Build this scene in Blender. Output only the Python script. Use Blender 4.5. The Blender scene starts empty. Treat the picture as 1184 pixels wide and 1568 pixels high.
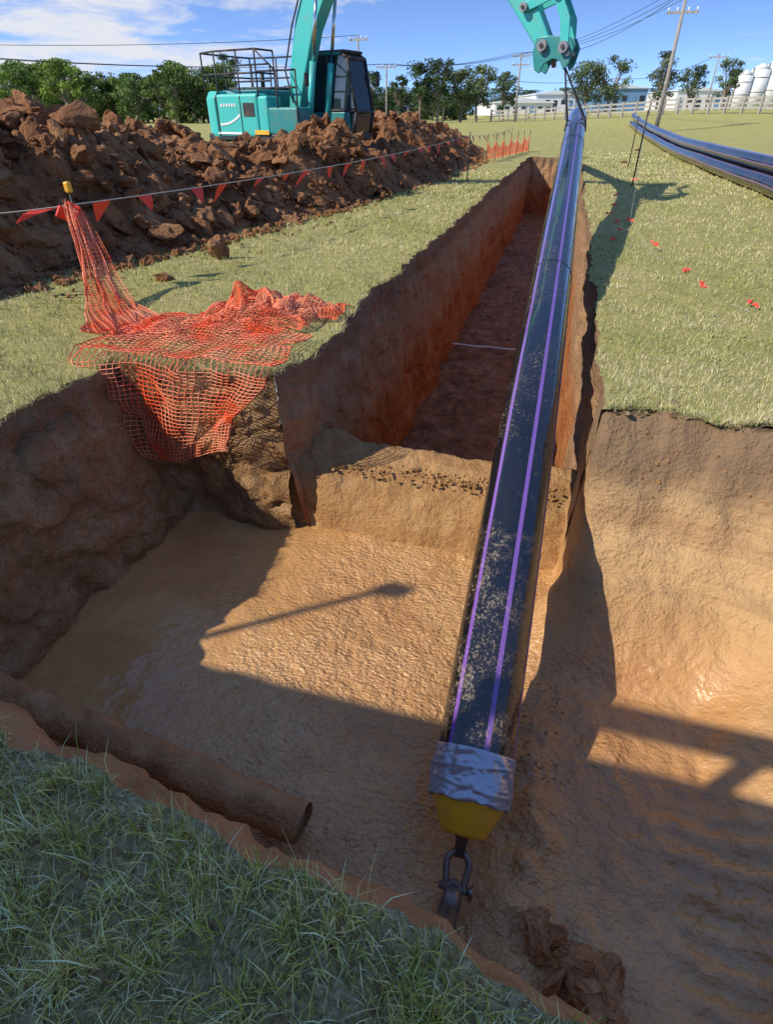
import bpy, bmesh, math, random
import numpy as np
from mathutils import Vector, Matrix
R=random.Random(7); rng=np.random.default_rng(11)
scene=bpy.context.scene
PSI=math.radians(15.5)
def site(xc,yc):  # plan frame of the paddock survey -> world
    return xc*math.cos(PSI)-yc*math.sin(PSI), xc*math.sin(PSI)+yc*math.cos(PSI)
# ---------------------------------------------------------------- noise
def _h(ix,iy,iz,s):
    n=(ix.astype(np.int64)*374761393+iy.astype(np.int64)*668265263+iz.astype(np.int64)*2147483647+s*1274126177)&0xFFFFFFFF
    n=((n^(n>>13))*1274126177)&0xFFFFFFFF
    n=(n^(n>>16))&0xFFFFFFFF
    return n/4294967295.0*2-1
def vn(x,y,z=0,s=0):
    x=np.asarray(x,float);y=np.asarray(y,float);z=np.zeros_like(x)+z
    fx,fy,fz=np.floor(x),np.floor(y),np.floor(z)
    u,v,w=x-fx,y-fy,z-fz
    u=u*u*(3-2*u);v=v*v*(3-2*v);w=w*w*(3-2*w)
    r=0
    for a in(0,1):
        for b in(0,1):
            for c in(0,1):
                r=r+_h(fx+a,fy+b,fz+c,s)*(u if a else 1-u)*(v if b else 1-v)*(w if c else 1-w)
    return r
def fbm(x,y,z=0,s=0,o=4):
    r=0;a=1.;f=1.;t=0
    for i in range(o):
        r=r+a*vn(np.asarray(x)*f+i*7.3,np.asarray(y)*f-i*3.1,np.asarray(z)*f+i*1.7,s+i);t+=a;a*=.5;f*=2.03
    return r/t*1.4
def ss(a,b,x):
    t=np.clip((np.asarray(x,float)-a)/(b-a),0,1);return t*t*(3-2*t)
# ---------------------------------------------------------------- mesh helpers
def mesh_np(name,V,F,mat=None,smooth=True,col=None,parent=None):
    V=np.asarray(V,np.float32);F=np.asarray(F,np.int32);k=F.shape[1]
    me=bpy.data.meshes.new(name)
    me.vertices.add(len(V));me.vertices.foreach_set('co',V.ravel())
    me.loops.add(F.size);me.loops.foreach_set('vertex_index',F.ravel())
    me.polygons.add(len(F));me.polygons.foreach_set('loop_start',np.arange(0,F.size,k,dtype=np.int32))
    me.polygons.foreach_set('loop_total',np.full(len(F),k,np.int32))
    me.polygons.foreach_set('use_smooth',np.full(len(F),smooth))
    if col is not None:
        a=me.color_attributes.new('Col','FLOAT_COLOR','POINT')
        c=np.ones((len(V),4),np.float32);c[:,:3]=col;a.data.foreach_set('color',c.ravel())
    me.update(calc_edges=True)
    ob=bpy.data.objects.new(name,me);scene.collection.objects.link(ob)
    if mat:me.materials.append(mat)
    if parent:ob.parent=parent
    return ob
def gridF(n,m):
    i=np.arange(n-1)[:,None];j=np.arange(m-1)[None,:]
    a=i*m+j
    return np.stack([a,a+m,a+m+1,a+1],-1).reshape(-1,4)
def empty(name,loc=(0,0,0),rz=0):
    e=bpy.data.objects.new(name,None);e.location=loc;e.rotation_euler=(0,0,rz);scene.collection.objects.link(e);return e
def bm_obj(name,bm,mat,parent=None,smooth=False,bev=0,seg=2):
    bmesh.ops.recalc_face_normals(bm,faces=bm.faces)
    me=bpy.data.meshes.new(name);bm.to_mesh(me);bm.free();me.materials.append(mat)
    if smooth:
        for p in me.polygons:p.use_smooth=True
    ob=bpy.data.objects.new(name,me);scene.collection.objects.link(ob)
    if parent:ob.parent=parent
    if bev:
        m=ob.modifiers.new('b','BEVEL');m.width=bev;m.segments=seg;m.limit_method='ANGLE'
    return ob
def box(name,c,s,mat,parent=None,bev=.02,rot=None,seg=2):
    bm=bmesh.new();bmesh.ops.create_cube(bm,size=1)
    for v in bm.verts:v.co=Vector((v.co.x*s[0],v.co.y*s[1],v.co.z*s[2]))
    ob=bm_obj(name,bm,mat,parent,bev=bev,seg=seg);ob.location=c
    if rot:ob.rotation_euler=rot
    return ob
def tube(name,p,q,r,mat,parent=None,r2=None,n=14):
    p=Vector(p);q=Vector(q);d=q-p
    bm=bmesh.new();bmesh.ops.create_cone(bm,cap_ends=True,segments=n,radius1=r,radius2=r if r2 is None else r2,depth=d.length)
    M=Matrix.Translation((p+q)/2)@d.to_track_quat('Z','Y').to_matrix().to_4x4()
    bm.transform(M)
    ob=bm_obj(name,bm,mat,parent)
    for f in ob.data.polygons:
        f.use_smooth=len(f.vertices)==4
    return ob
def prism(name,pts,y0,y1,mat,parent=None,bev=.02):
    bm=bmesh.new()
    a=[bm.verts.new((x,y0,z)) for x,z in pts];b=[bm.verts.new((x,y1,z)) for x,z in pts]
    n=len(pts);bm.faces.new(a);bm.faces.new(b[::-1])
    for i in range(n):bm.faces.new((a[i],b[i],b[(i+1)%n],a[(i+1)%n]))
    return bm_obj(name,bm,mat,parent,bev=bev)
def strip(pts,ws):
    L=[];Rr=[]
    for i,(p,w) in enumerate(zip(pts,ws)):
        a=Vector(pts[max(i-1,0)]);b=Vector(pts[min(i+1,len(pts)-1)]);d=(b-a).normalized();n=Vector((-d.y,d.x))
        L.append(tuple(Vector(p)+n*w/2));Rr.append(tuple(Vector(p)-n*w/2))
    return L+Rr[::-1]
def wire(name,pts,r,mat,parent=None):
    cu=bpy.data.curves.new(name,'CURVE');cu.dimensions='3D';cu.bevel_depth=r;cu.bevel_resolution=2
    sp=cu.splines.new('POLY');sp.points.add(len(pts)-1)
    for i,p in enumerate(pts):sp.points[i].co=(*p,1)
    cu.materials.append(mat);ob=bpy.data.objects.new(name,cu);scene.collection.objects.link(ob)
    if parent:ob.parent=parent
    return ob
def sweep(name,path,r,mats,n=48,stripe=None,parent=None,cap=True):
    P=np.array(path);T=np.gradient(P,axis=0);T/=np.linalg.norm(T,axis=1)[:,None]
    side=np.cross(T,[0,0,1.]);side/=np.linalg.norm(side,axis=1)[:,None];up=np.cross(side,T)
    a=np.linspace(0,2*np.pi,n,endpoint=False)
    rr=r if np.ndim(r) else np.full(len(P),r)
    V=P[:,None]+rr[:,None,None]*(np.sin(a)[None,:,None]*side[:,None]+np.cos(a)[None,:,None]*up[:,None])
    m=len(P)
    i=np.arange(m-1)[:,None];j=np.arange(n)[None,:];j2=(j+1)%n
    F=np.stack([i*n+j,(i+1)*n+j,(i+1)*n+j2,i*n+j2],-1).reshape(-1,4)
    ob=mesh_np(name,V.reshape(-1,3),F,None,True,parent=parent)
    for mm in mats:ob.data.materials.append(mm)
    if stripe:
        idx=np.zeros((m-1,n),np.int32)
        for s in stripe:idx[:,s%n]=1
        ob.data.polygons.foreach_set('material_index',idx.ravel())
    return ob
# ---------------------------------------------------------------- materials
class NT:
    def __init__(s,name):
        s.m=bpy.data.materials.new(name);s.m.use_nodes=True;s.t=s.m.node_tree;s.b=s.t.nodes['Principled BSDF']
        s.co=s.t.nodes.new('ShaderNodeTexCoord').outputs['Object']
    def n(s,t,**k):
        x=s.t.nodes.new('ShaderNode'+t)
        for a,b in k.items():setattr(x,a,b)
        return x
    def l(s,a,b):s.t.links.new(a,b)
    def noise(s,sc,det=6,rough=.6,dist=0,vec=None):
        x=s.n('TexNoise');x.inputs['Scale'].default_value=sc;x.inputs['Detail'].default_value=min(det,4);x.inputs['Roughness'].default_value=rough;x.inputs['Distortion'].default_value=dist
        s.l(vec or s.co,x.inputs['Vector']);return x.outputs[0]
    def vor(s,sc,vec=None,feat='F1'):
        x=s.n('TexVoronoi',feature=feat);x.inputs['Scale'].default_value=sc;s.l(vec or s.co,x.inputs['Vector']);return x.outputs[0]
    def scale(s,v):
        x=s.n('Mapping');x.inputs['Scale'].default_value=v;s.l(s.co,x.inputs['Vector']);return x.outputs[0]
    def ramp(s,f,st):
        x=s.n('ValToRGB');e=x.color_ramp.elements
        while len(e)<len(st):e.new(.5)
        for k,(p,c) in zip(e,st):k.position=p;k.color=(*c,1) if len(c)==3 else c
        s.l(f,x.inputs[0]);return x.outputs[0]
    def mix(s,f,a,b,mode='MIX'):
        x=s.n('Mix',data_type='RGBA',blend_type=mode)
        for v,i in((f,0),(a,6),(b,7)):
            if isinstance(v,(int,float)):x.inputs[i].default_value=v
            elif isinstance(v,tuple):x.inputs[i].default_value=(*v,1)
            else:s.l(v,x.inputs[i])
        return x.outputs[2]
    def math(s,op,a,b=0.):
        x=s.n('Math',operation=op)
        for v,i in((a,0),(b,1)):
            if isinstance(v,(int,float)):x.inputs[i].default_value=v
            else:s.l(v,x.inputs[i])
        return x.outputs[0]
    def mr(s,v,a,b,c=0.,d=1.):
        x=s.n('MapRange')
        for i,k in enumerate((a,b,c,d)):x.inputs[i+1].default_value=k
        s.l(v,x.inputs[0]);return x.outputs[0]
    def xyz(s):
        x=s.n('SeparateXYZ');s.l(s.co,x.inputs[0]);return x.outputs
    def bump(s,hs,dist=.02,st=1.):
        prev=None
        for h,d in hs:
            x=s.n('Bump');x.inputs['Distance'].default_value=d;x.inputs['Strength'].default_value=st;s.l(h,x.inputs['Height'])
            if prev is not None:s.l(prev,x.inputs['Normal'])
            prev=x.outputs[0]
        s.l(prev,s.b.inputs['Normal'])
    def fin(s,col,rough=.9,spec=.3,metal=0):
        if isinstance(col,tuple):s.b.inputs['Base Color'].default_value=(*col,1)
        else:s.l(col,s.b.inputs['Base Color'])
        if isinstance(rough,(int,float)):s.b.inputs['Roughness'].default_value=rough
        else:s.l(rough,s.b.inputs['Roughness'])
        s.b.inputs['Specular IOR Level'].default_value=spec;s.b.inputs['Metallic'].default_value=metal
        return s.m
def paint(name,c,rough=.4,metal=0,dirt=.25,dc=(.22,.14,.08),spec=.5,dsc=3.):
    k=NT(name);n=k.noise(dsc,8,.7);f=k.mr(n,.5,.72,0,dirt)
    return k.fin(k.mix(f,c,dc),k.mr(n,.3,.7,rough*.8,min(1,rough*1.5)),spec,metal)
k=NT('grass_ground')
n1=k.noise(.7,6);n2=k.noise(9,8,.7);n3=k.noise(45,6,.75)
c=k.ramp(n3,[(.3,(.16,.14,.04)),(.5,(.38,.34,.12)),(.68,(.58,.50,.26))])
c2=k.ramp(n2,[(.3,(.28,.29,.07)),(.6,(.46,.40,.15)),(.75,(.52,.43,.21))])
c=k.mix(.5,c,c2)
x,y,z=k.xyz()
c=k.mix(k.mr(n1,.5,.68,0,.5),c,(.50,.42,.2))
far=k.mr(y,26,70,0,.5);c=k.mix(far,c,(.42,.41,.12))
near=k.mr(y,1.3,.8,0,.9);c=k.mix(near,c,k.ramp(n3,[(.35,(.20,.125,.055)),(.5,(.38,.28,.14)),(.65,(.60,.48,.26))]))
k.bump([(n2,.03),(n3,.02)])
GROUND=k.fin(c,.95,.15)
def earth(name,stops,sc=3.,rough=.9,layers=None,b=((1.5,.08),(12,.03),(60,.008)),crack=0,spec=.25,wet=None,streak=None):
    k=NT(name);n=k.noise(sc,9,.68,.3)
    c=k.ramp(n,stops)
    f=k.noise(70,5,.7);c=k.mix(k.mr(f,.35,.7,0,.45),c,k.mix(.55,c,(.05,.03,.02)))
    if layers:
        x,y,z=k.xyz();zz=k.math('ADD',z,k.math('MULTIPLY',k.math('SUBTRACT',k.noise(1.6,5),.5),.5))
        for z0,z1,col,amt in layers:
            c=k.mix(k.mr(zz,z0,z1,0,amt),c,k.mix(.35,col,c,'MIX'))
    hs=[(k.noise(s,8,.65),d) for s,d in b]
    if streak:
        sn=k.noise(streak,5,.7,vec=k.scale((1,1,.2)));hs.append((sn,.06));c=k.mix(k.mr(sn,.4,.7,0,.45),c,k.mix(.5,c,(.1,.07,.05)))
    if crack:hs.append((k.vor(crack,feat='F1'),.03))
    k.bump(hs)
    r=rough
    if wet:r=k.mr(k.noise(wet,4),.4,.6,rough*.5,rough)
    return k.fin(c,r,spec)
PITW=earth('pit_wall_soil',[(.3,(.26,.13,.055)),(.5,(.42,.235,.10)),(.7,(.56,.37,.19))],3.5,.85,[(-.42,-.1,(.2,.135,.075),.8)],b=((3.5,.07),(11,.06),(45,.025)))
TRW=earth('trench_wall_clay',[(.3,(.36,.10,.03)),(.5,(.50,.17,.048)),(.7,(.56,.25,.09))],2.,.85,[(-1.4,-.85,(.46,.34,.20),.9),(-.32,-.12,(.2,.14,.085),.85)],streak=7,b=((3,.07),(11,.05),(50,.02)))
TRF=earth('trench_floor_clay',[(.3,(.16,.055,.02)),(.48,(.37,.15,.055)),(.62,(.48,.23,.10)),(.78,(.66,.44,.28))],4,.7,b=((4,.1),(15,.05),(60,.01)),crack=8,wet=3)
BERM=earth('berm_clay',[(.3,(.34,.17,.065)),(.5,(.47,.255,.10)),(.7,(.55,.34,.15))],5,.8,b=((6,.05),(22,.03),(80,.01)))
CASE=earth('clay_caked_steel',[(.3,(.28,.12,.045)),(.5,(.44,.205,.08)),(.7,(.54,.30,.13))],4,.6,b=((10,.02),(40,.01)))
SPOIL=earth('spoil_clay',[(.28,(.15,.06,.026)),(.45,(.30,.13,.053)),(.6,(.43,.21,.092)),(.78,(.55,.34,.17))],1.3,.85,b=((4,.12),(14,.06),(50,.02)))
DARKSOIL=earth('topsoil',[(.3,(.12,.075,.045)),(.5,(.23,.15,.08)),(.7,(.36,.25,.14))],7,.9)
k=NT('mud_slurry')
n=k.noise(.9,7,.6,.6);f=k.noise(14,4,.6,.4)
x,y,z=k.xyz()
c=k.ramp(n,[(.3,(.43,.20,.068)),(.5,(.53,.275,.10)),(.7,(.60,.345,.14))])
c=k.mix(k.mr(f,.3,.6,.3,0),c,(.32,.15,.058))
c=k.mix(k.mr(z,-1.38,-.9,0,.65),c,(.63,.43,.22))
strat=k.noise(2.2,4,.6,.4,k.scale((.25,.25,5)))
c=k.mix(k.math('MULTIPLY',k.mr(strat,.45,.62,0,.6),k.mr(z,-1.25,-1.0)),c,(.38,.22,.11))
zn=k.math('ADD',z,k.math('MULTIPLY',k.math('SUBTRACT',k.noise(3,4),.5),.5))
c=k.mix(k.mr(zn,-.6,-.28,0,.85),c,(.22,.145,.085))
rip=k.noise(30,2,.5,.3,k.scale((1,1.5,1)));sof=k.noise(9,3,.5,.3)
side=k.math('ADD',x,k.math('MULTIPLY',n,1.4))
calm=k.mr(side,-1.7,-.5,0.03,1.);right=k.mr(x,.3,1.2,1.,.35)
dry=k.mr(z,-1.38,-1.05)
k.bump([(k.noise(2.5,3,.5),.03),(k.math('MULTIPLY',sof,calm),.03),(k.math('MULTIPLY',rip,k.math('MULTIPLY',calm,right)),.024),(k.math('MULTIPLY',k.noise(45,4,.7),dry),.02)])
wet=k.math('MAXIMUM',k.mr(k.noise(1.6,4,.6),.35,.62,.2,.5),k.math('MULTIPLY',dry,.85))
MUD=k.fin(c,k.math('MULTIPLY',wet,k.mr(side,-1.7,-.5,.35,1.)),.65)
k.l(k.mr(z,-1.4,-1.1,.65,.2),k.b.inputs['Specular IOR Level'])
def attr_mat(name,rough=.75,trans=.25):
    k=NT(name);a=k.n('VertexColor',layer_name='Col')
    m=k.fin(a.outputs[0],rough,.25)
    if not trans:return m
    t=k.n('BsdfTranslucent');k.l(a.outputs[0],t.inputs[0])
    mx=k.n('MixShader');mx.inputs[0].default_value=trans
    out=k.t.nodes['Material Output'];k.l(k.b.outputs[0],mx.inputs[1]);k.l(t.outputs[0],mx.inputs[2]);k.l(mx.outputs[0],out.inputs[0])
    return m
BLADE=attr_mat('grass_blades',.7,0);LEAF=attr_mat('leaves',.7,.2)
BARK=earth('bark',[(.3,(.16,.12,.09)),(.7,(.38,.32,.26))],6)
TEAL=paint('teal_paint',(.05,.47,.42),.35,dirt=.35)
TEAL2=paint('teal_paint_dark',(.02,.22,.21),.4,dirt=.4)
BLACKM=paint('black_steel',(.025,.025,.025),.5,dirt=.5)
GREY=paint('grey_steel',(.25,.25,.25),.4,.6,.6)
CHROME=paint('cylinder_rod',(.6,.6,.6),.15,1,.05)
TRACK=paint('track_steel',(.09,.065,.05),.6,.5,.9)
WHITE=paint('white_paint',(.78,.78,.76),.5,dirt=.2)
YEL=paint('yellow_plastic',(.85,.45,.02),.35,dirt=.5,dc=(.45,.26,.1),dsc=8)
RED=paint('red_flag',(.85,.06,.03),.6,dirt=.1)
ROPE=paint('string_white',(.5,.48,.43),.8)
SHACK=paint('shackle_steel',(.2,.165,.14),.4,.7,.9,(.3,.18,.1),dsc=12)
TIMBER=earth('weathered_timber',[(.3,(.3,.27,.23)),(.7,(.52,.48,.43))],8)
CONC=earth('concrete_pole',[(.3,(.3,.27,.24)),(.7,(.42,.39,.35))],3)
ROOF=paint('metal_roof_white',(.7,.73,.76),.5,dirt=.15)
BLUER=paint('metal_wall_blue',(.15,.28,.45),.5,dirt=.1)
DARKW=paint('window_dark',(.03,.04,.05),.15,dirt=.1)
k=NT('glass_cab');GLASS=k.fin((.02,.03,.035),.05,.8)
k=NT('cable_black');CABLE=k.fin((.05,.05,.05),.6)
def pipe_mat(name,c):
    k=NT(name);d=k.noise(1.8,8,.75,.5);sp=k.noise(60,4,.75);x,y,z=k.xyz()
    near=k.mr(y,3.2,1.9,.0,1.)
    m=k.math('MULTIPLY',k.mr(sp,.55,.62,0,1.),k.mr(d,.48,.62,0,1.))
    m2=k.math('MULTIPLY',k.mr(k.noise(7,9,.8),.51,.64,0,1.),near)
    m2=k.math('MULTIPLY',m2,k.mr(sp,.46,.6,.05,1))
    m=k.math('MAXIMUM',k.math('MULTIPLY',m,.5),k.math('MULTIPLY',m2,.8))
    dust=k.mr(k.noise(3.2,4,vec=k.scale((1,.25,1))),.45,.75,.0,.03);m=k.math('MAXIMUM',m,dust)
    k.bump([(m,.003)])
    return k.fin(k.mix(m,c,(.48,.33,.2)),k.mr(m,0,.4,.06,.7),.9)
PBLK=pipe_mat('black_polyethylene',(.006,.007,.010));PPUR=pipe_mat('purple_stripe',(.2,.09,.38))
TAPE=paint('grey_duct_tape',(.42,.44,.5),.2,.45,.2,(.4,.28,.17))
k=NT('orange_mesh_plastic');ORM=k.fin(k.mix(k.mr(k.noise(2.5,4),.38,.62,0,.85),(.9,.10,.02),(.88,.36,.2)),.45,.5)
# ---------------------------------------------------------------- terrain functions
XL,XT,XR,XE=-3.4,-1.9,.5,2.75
YN,YF,YT=.52,3.8,32.
def W(x,y):
    x=np.asarray(x,float);y=np.asarray(y,float)
    dx=.09*fbm(x*1.1,y*1.1,0,21,3)+.055*fbm(x*7,y*7,0,22,3)
    dy=.08*fbm(x*1.1,y*1.1,5,23,3)+.045*fbm(x*7,y*7,5,24,3)
    dy=dy-.125*x*np.exp(-((y-.5)/.9)**2)*(np.abs(x)<6)
    return x+dx,y+dy
def gz(x,y):
    x=np.asarray(x,float);y=np.asarray(y,float)
    n=.04*fbm(x*.5,y*.5,0,31,3)+.02*fbm(x*4,y*4,0,32,3)
    yc=-x*math.sin(PSI)+y*math.cos(PSI);xc=x*math.cos(PSI)+y*math.sin(PSI)
    rise=ss(28,70,yc)*(.8+1.3*ss(12,40,xc))
    return n+rise
def lines(a,fine0,fine1,d,b,g):
    L=list(np.arange(fine0,fine1,d));s=d;v=L[-1]
    while v<b:s*=g;v+=s;L.append(v)
    s=d;v=fine0
    while v>a:s*=g;v-=s;L.insert(0,v)
    return np.array(L)
def snap(L,vals):
    for v in vals:L[np.argmin(abs(L-v))]=v
    return L
xs=snap(lines(-1800,-5,3.6,.04,1800,1.06),[XL,XT,XR,XE]);ys=snap(lines(-300,-.2,9,.04,2500,1.03),[YN,YF])
ys[np.argmin(abs(ys-YT))]=YT
GX,GY=np.meshgrid(xs,ys,indexing='ij');wx,wy=W(GX,GY);wz=gz(wx,wy)
F=gridF(len(xs),len(ys))
cx=((xs[:-1]+xs[1:])/2)[:,None]+0*ys[None,:-1];cy=((ys[:-1]+ys[1:])/2)[None,:]+0*xs[:-1,None]
hole=((cx>XL)&(cx<XE)&(cy>YN)&(cy<YF))|((cx>XT)&(cx<XR)&(cy>=YF)&(cy<YT))
F=F[~hole.ravel()]
mesh_np('ground',np.stack([wx,wy,wz],-1).reshape(-1,3),F,GROUND)
def wall(name,top,base,zb,nrm,n,m,amp,mat,seed,ztop=0,aniso=1.,lip=0.,crk=.5):
    top=np.array(top);base=np.array(base)
    tx,ty=W(top[:,0],top[:,1]);tz=gz(tx,ty)+ztop
    v=np.linspace(0,1,m)[None,:]
    s=v**.9
    X=tx[:,None]*(1-s)+base[:,0][:,None]*s;Y=ty[:,None]*(1-s)+base[:,1][:,None]*s
    Z=tz[:,None]*(1-v)+zb*v
    a=fbm(X*2.2,Y*2.2,Z*2.2*aniso,seed,5)+.45*fbm(X*7,Y*7,Z*5*aniso,seed+9,4)
    cr=np.abs(vn(X*4,Y*4,Z*3,seed+5));a=a-crk*(cr<.08)
    env=ss(0,.12,v)
    crumb=.05*np.clip(fbm(X*9,Y*9,Z*9,seed+4,3),0,1)*ss(.34,.1,v)
    d=amp*(a-.25*np.exp(-((v-.1)/.06)**2))*env+lip*ss(0,.09,v)*(1-v)+crumb*env
    X=X+d*nrm[0];Y=Y+d*nrm[1];Z=Z+amp*.4*fbm(X*5,Y*5,Z*5,seed+3,3)*env
    return mesh_np(name,np.stack([X,Y,Z],-1).reshape(-1,3),gridF(*X.shape),mat)
yy=ys[(ys>=YN-1e-6)&(ys<=YF+1e-6)]
def col(c,a):return np.stack([np.full(len(a),c),a],-1)
def row(a,c):return np.stack([a,np.full(len(a),c)],-1)
wall('pit_wall',col(XL,yy),col(-3.02,yy+.02),-1.5,(1,0),len(yy),64,.095,PITW,41,crk=.3)
xx=xs[(xs>=XL-1e-6)&(xs<=XT+1e-6)]
wall('pit_wall',row(xx,YF),row(xx,YF-.05),-1.5,(0,-1),len(xx),64,.10,PITW,43,crk=.3)
xx=xs[(xs>=XL-1e-6)&(xs<=XE+1e-6)]
nb=np.array([W(np.array([a]),np.array([YN]))[1][0]+.30 for a in xx])
wall('pit_wall',row(xx,YN),np.stack([xx,nb],-1),-1.5,(0,1),len(xx),50,.035,CASE,45,lip=.055)
yy=ys[(ys>=YF-1e-6)&(ys<=YT+1e-6)]
wall('trench_wall',col(XT,yy),col(-1.78,yy),-2.45,(1,0),len(yy),80,.10,TRW,47,aniso=.6,crk=.25)
wall('trench_wall',col(XR,yy),col(.42,yy),-2.45,(-1,0),len(yy),60,.05,TRW,49,aniso=.4,crk=.2)
xx=xs[(xs>=XT-1e-6)&(xs<=XR+1e-6)]
wall('trench_wall',row(xx,YT),row(xx,YT-.1),-2.45,(0,-1),len(xx),20,.06,TRW,50)
fx=np.arange(-3.7,3.3,.022);fy=np.arange(.2,4.15,.022)
X,Y=np.meshgrid(fx,fy,indexing='ij')
def floorz(X,Y):
    z=-1.45+(.006+.018*ss(-2.,-1,X))*fbm(X*1.6,Y*1.6,0,51,4)+.006*fbm(X*11,Y*11,0,52,3)*ss(-2.0,-1.0,X)
    nx=np.clip(X-1.25,0,9)/1.45;ny=np.clip(Y-2.65,0,9)/1.15
    d=np.clip(np.hypot(nx,ny)+.05*fbm(X*2,Y*2,0,53,4)*ss(0,.3,np.hypot(nx,ny)),0,1.)
    bank=1.43*d*(.5+.5*d)
    bank=bank+.022*np.sin(np.hypot(X-.9,Y-2.2)*34+2*fbm(X,Y,0,58,3))*ss(.3,.5,d)*(1-ss(.7,.9,d))
    bank=bank+.07*fbm(X*4,Y*4,0,54,5)*ss(.1,.8,d)*(1-ss(.9,1,d)*.7)+.05*np.clip(fbm(X*9,Y*9,0,59,3),0,1)*ss(.6,.9,d)
    w_=ss(3.2,3.5,Y)
    e0=.05*(1-w_)+.40*w_;e1=.62*(1-w_)+.48*w_
    t=np.clip((X+.02*fbm(Y*5,X,0,55,2)-e0)/(e1-e0),0,1);m=t*t*(3-2*t)
    z=z+bank*m+.10*ss(.9,.5,np.abs(X-1.5))*ss(1.3,.7,Y)
    z=z-.05*np.exp(-((X+.02)/.22)**2)*ss(3.2,2,Y)+.05*np.exp(-((X-.33)/.12)**2)*ss(3.2,2,Y)*(1+fbm(X*9,Y*9,0,56,3))
    z=z+.05*np.clip(fbm(X*5,Y*5,0,57,4),0,1)*ss(.1,.7,X)*ss(2.9,2.0,Y)
    z=z+.012*np.sign(np.sin(Y*42+X*6))*ss(.95,1.1,X)*ss(1.6,1.45,X)*ss(2.1,1.7,Y)
    return z
Z=floorz(X,Y)
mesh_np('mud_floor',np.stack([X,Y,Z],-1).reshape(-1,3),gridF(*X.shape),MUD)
bx=np.arange(-2.05,.56,.022);by=np.arange(3.66,5.0,.022)
X,Y=np.meshgrid(bx,by,indexing='ij')
wob=.05*fbm(X*2,Y*2,0,61,3)
Yw=Y+wob
Z=-1.55+.42*ss(3.74,4.0,Yw)+.22*ss(3.8,4.35,Yw)+.05*ss(4.2,4.45,Yw)-1.7*ss(4.46,4.62,Yw)+.025*fbm(X*6,Y*6,0,62,5)+.025*np.clip(fbm(X*14,Y*14,0,63,3),0,1)*ss(3.95,4.1,Y)
Z=Z+.12*ss(-1.3,-1.8,X)*ss(3.8,3.95,Yw)
mesh_np('earth_berm',np.stack([X,Y,Z],-1).reshape(-1,3),gridF(*X.shape),BERM)
tx=np.arange(-2.1,.7,.05);ty=np.arange(4.4,YT+.3,.06)
X,Y=np.meshgrid(tx,ty,indexing='ij')
Z=-2.38+.06*fbm(X*2,Y*2,0,65,4)+.05*np.abs(fbm(X*6,Y*6,0,66,4))
mesh_np('trench_floor',np.stack([X,Y,Z],-1).reshape(-1,3),gridF(*X.shape),TRF)
wire('lime_line',[(-1.8+.1*i,11.6+.02*math.sin(i),-2.27) for i in range(23)],.02,WHITE)
# ---------------------------------------------------------------- spoil mound
EXC=(-7.1,16.6)
YK=[1,5,8.5,12,15.6,20,28,34];XK=[-7.4,-6,-5.2,-4.7,-4.1,-3.6,-3.6,-3.8]
def mprof(x,y):
    xr=np.interp(y,YK,XK)+.35*fbm(x*.3,y*.6,0,70,3)
    u=xr-x;W2=np.interp(y,[0,8,14,20,34],[8,7,5.5,4,3])
    return ss(0,1.9,u)*(1-ss(W2-2.,W2,u))
def gs(x,y,a,b,r):return np.exp(-(((x-a)/r)**2+((y-b)/r)**2))
def mh(x,y):
    p=mprof(x,y)
    H=np.interp(y,[0,3,6,8,10,12,14,16,18,20,24,30,36],[0,1.75,1.72,1.4,1.15,1.1,1.15,1.2,1.35,1.4,1.3,1.0,0])
    h=H*p+p*(.32*fbm(x*.8,y*.8,0,71,4))
    h=h+.55*gs(x,y,-5.4,13.2,.8)+.95*gs(x,y,-5.0,14.9,.75)-.3*gs(x,y,-6.9,12.9,1.)*p-.3*gs(x,y,-7.9,14.2,1.2)*p
    g=np.exp(-(((x-EXC[0]-.1)/2.2)**2+((y-EXC[1]-.6)/2.3)**2)**2)
    h=h*(1-.7*g)
    rock=np.abs(fbm(x*1.9,y*1.9,0,72,4))+.5*np.abs(fbm(x*5,y*5,0,75,3))
    return h+(.34*rock-.03)*ss(.05,.5,p)-.12*(1-ss(0,.06,p))
mx=np.arange(-15,-2.8,.055);my=np.arange(.5,36,.075)
X,Y=np.meshgrid(mx,my,indexing='ij');Z=mh(X,Y)
X2=X+.1*fbm(X*5,Y*5,0,73,3);Y2=Y+.1*fbm(X*5,Y*5,3,74,3)
Fm=gridF(*X.shape);pv=(mprof(X,Y)>1e-3).ravel();Fm=Fm[pv[Fm].any(1)]
mesh_np('spoil_mound',np.stack([X2,Y2,Z+gz(X,Y)],-1).reshape(-1,3),Fm,SPOIL,smooth=False)
def variants(n,sub=3,amp=.55):
    out=[]
    for i in range(n):
        bm=bmesh.new();bmesh.ops.create_icosphere(bm,subdivisions=sub,radius=1)
        V=np.array([v.co[:] for v in bm.verts]);Fc=np.array([[v.index for v in f.verts] for f in bm.faces]);bm.free()
        d=1+amp*fbm(V[:,0]*1.2+i*9,V[:,1]*1.2,V[:,2]*1.2,80+i,2)
        V=V*d[:,None]
        for q in range(8):
            nn=rng.normal(size=3);nn/=np.linalg.norm(nn);t=.35+.35*rng.random()
            e=V@nn-t;V=V-np.clip(e,0,None)[:,None]*nn*.9
        V=V*(1+.26*fbm(V[:,0]*3+i,V[:,1]*3,V[:,2]*3,60+i,4))[:,None]
        out.append((V,Fc))
    return out
VAR=variants(14);VARS=variants(6,2,.3)
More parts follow.
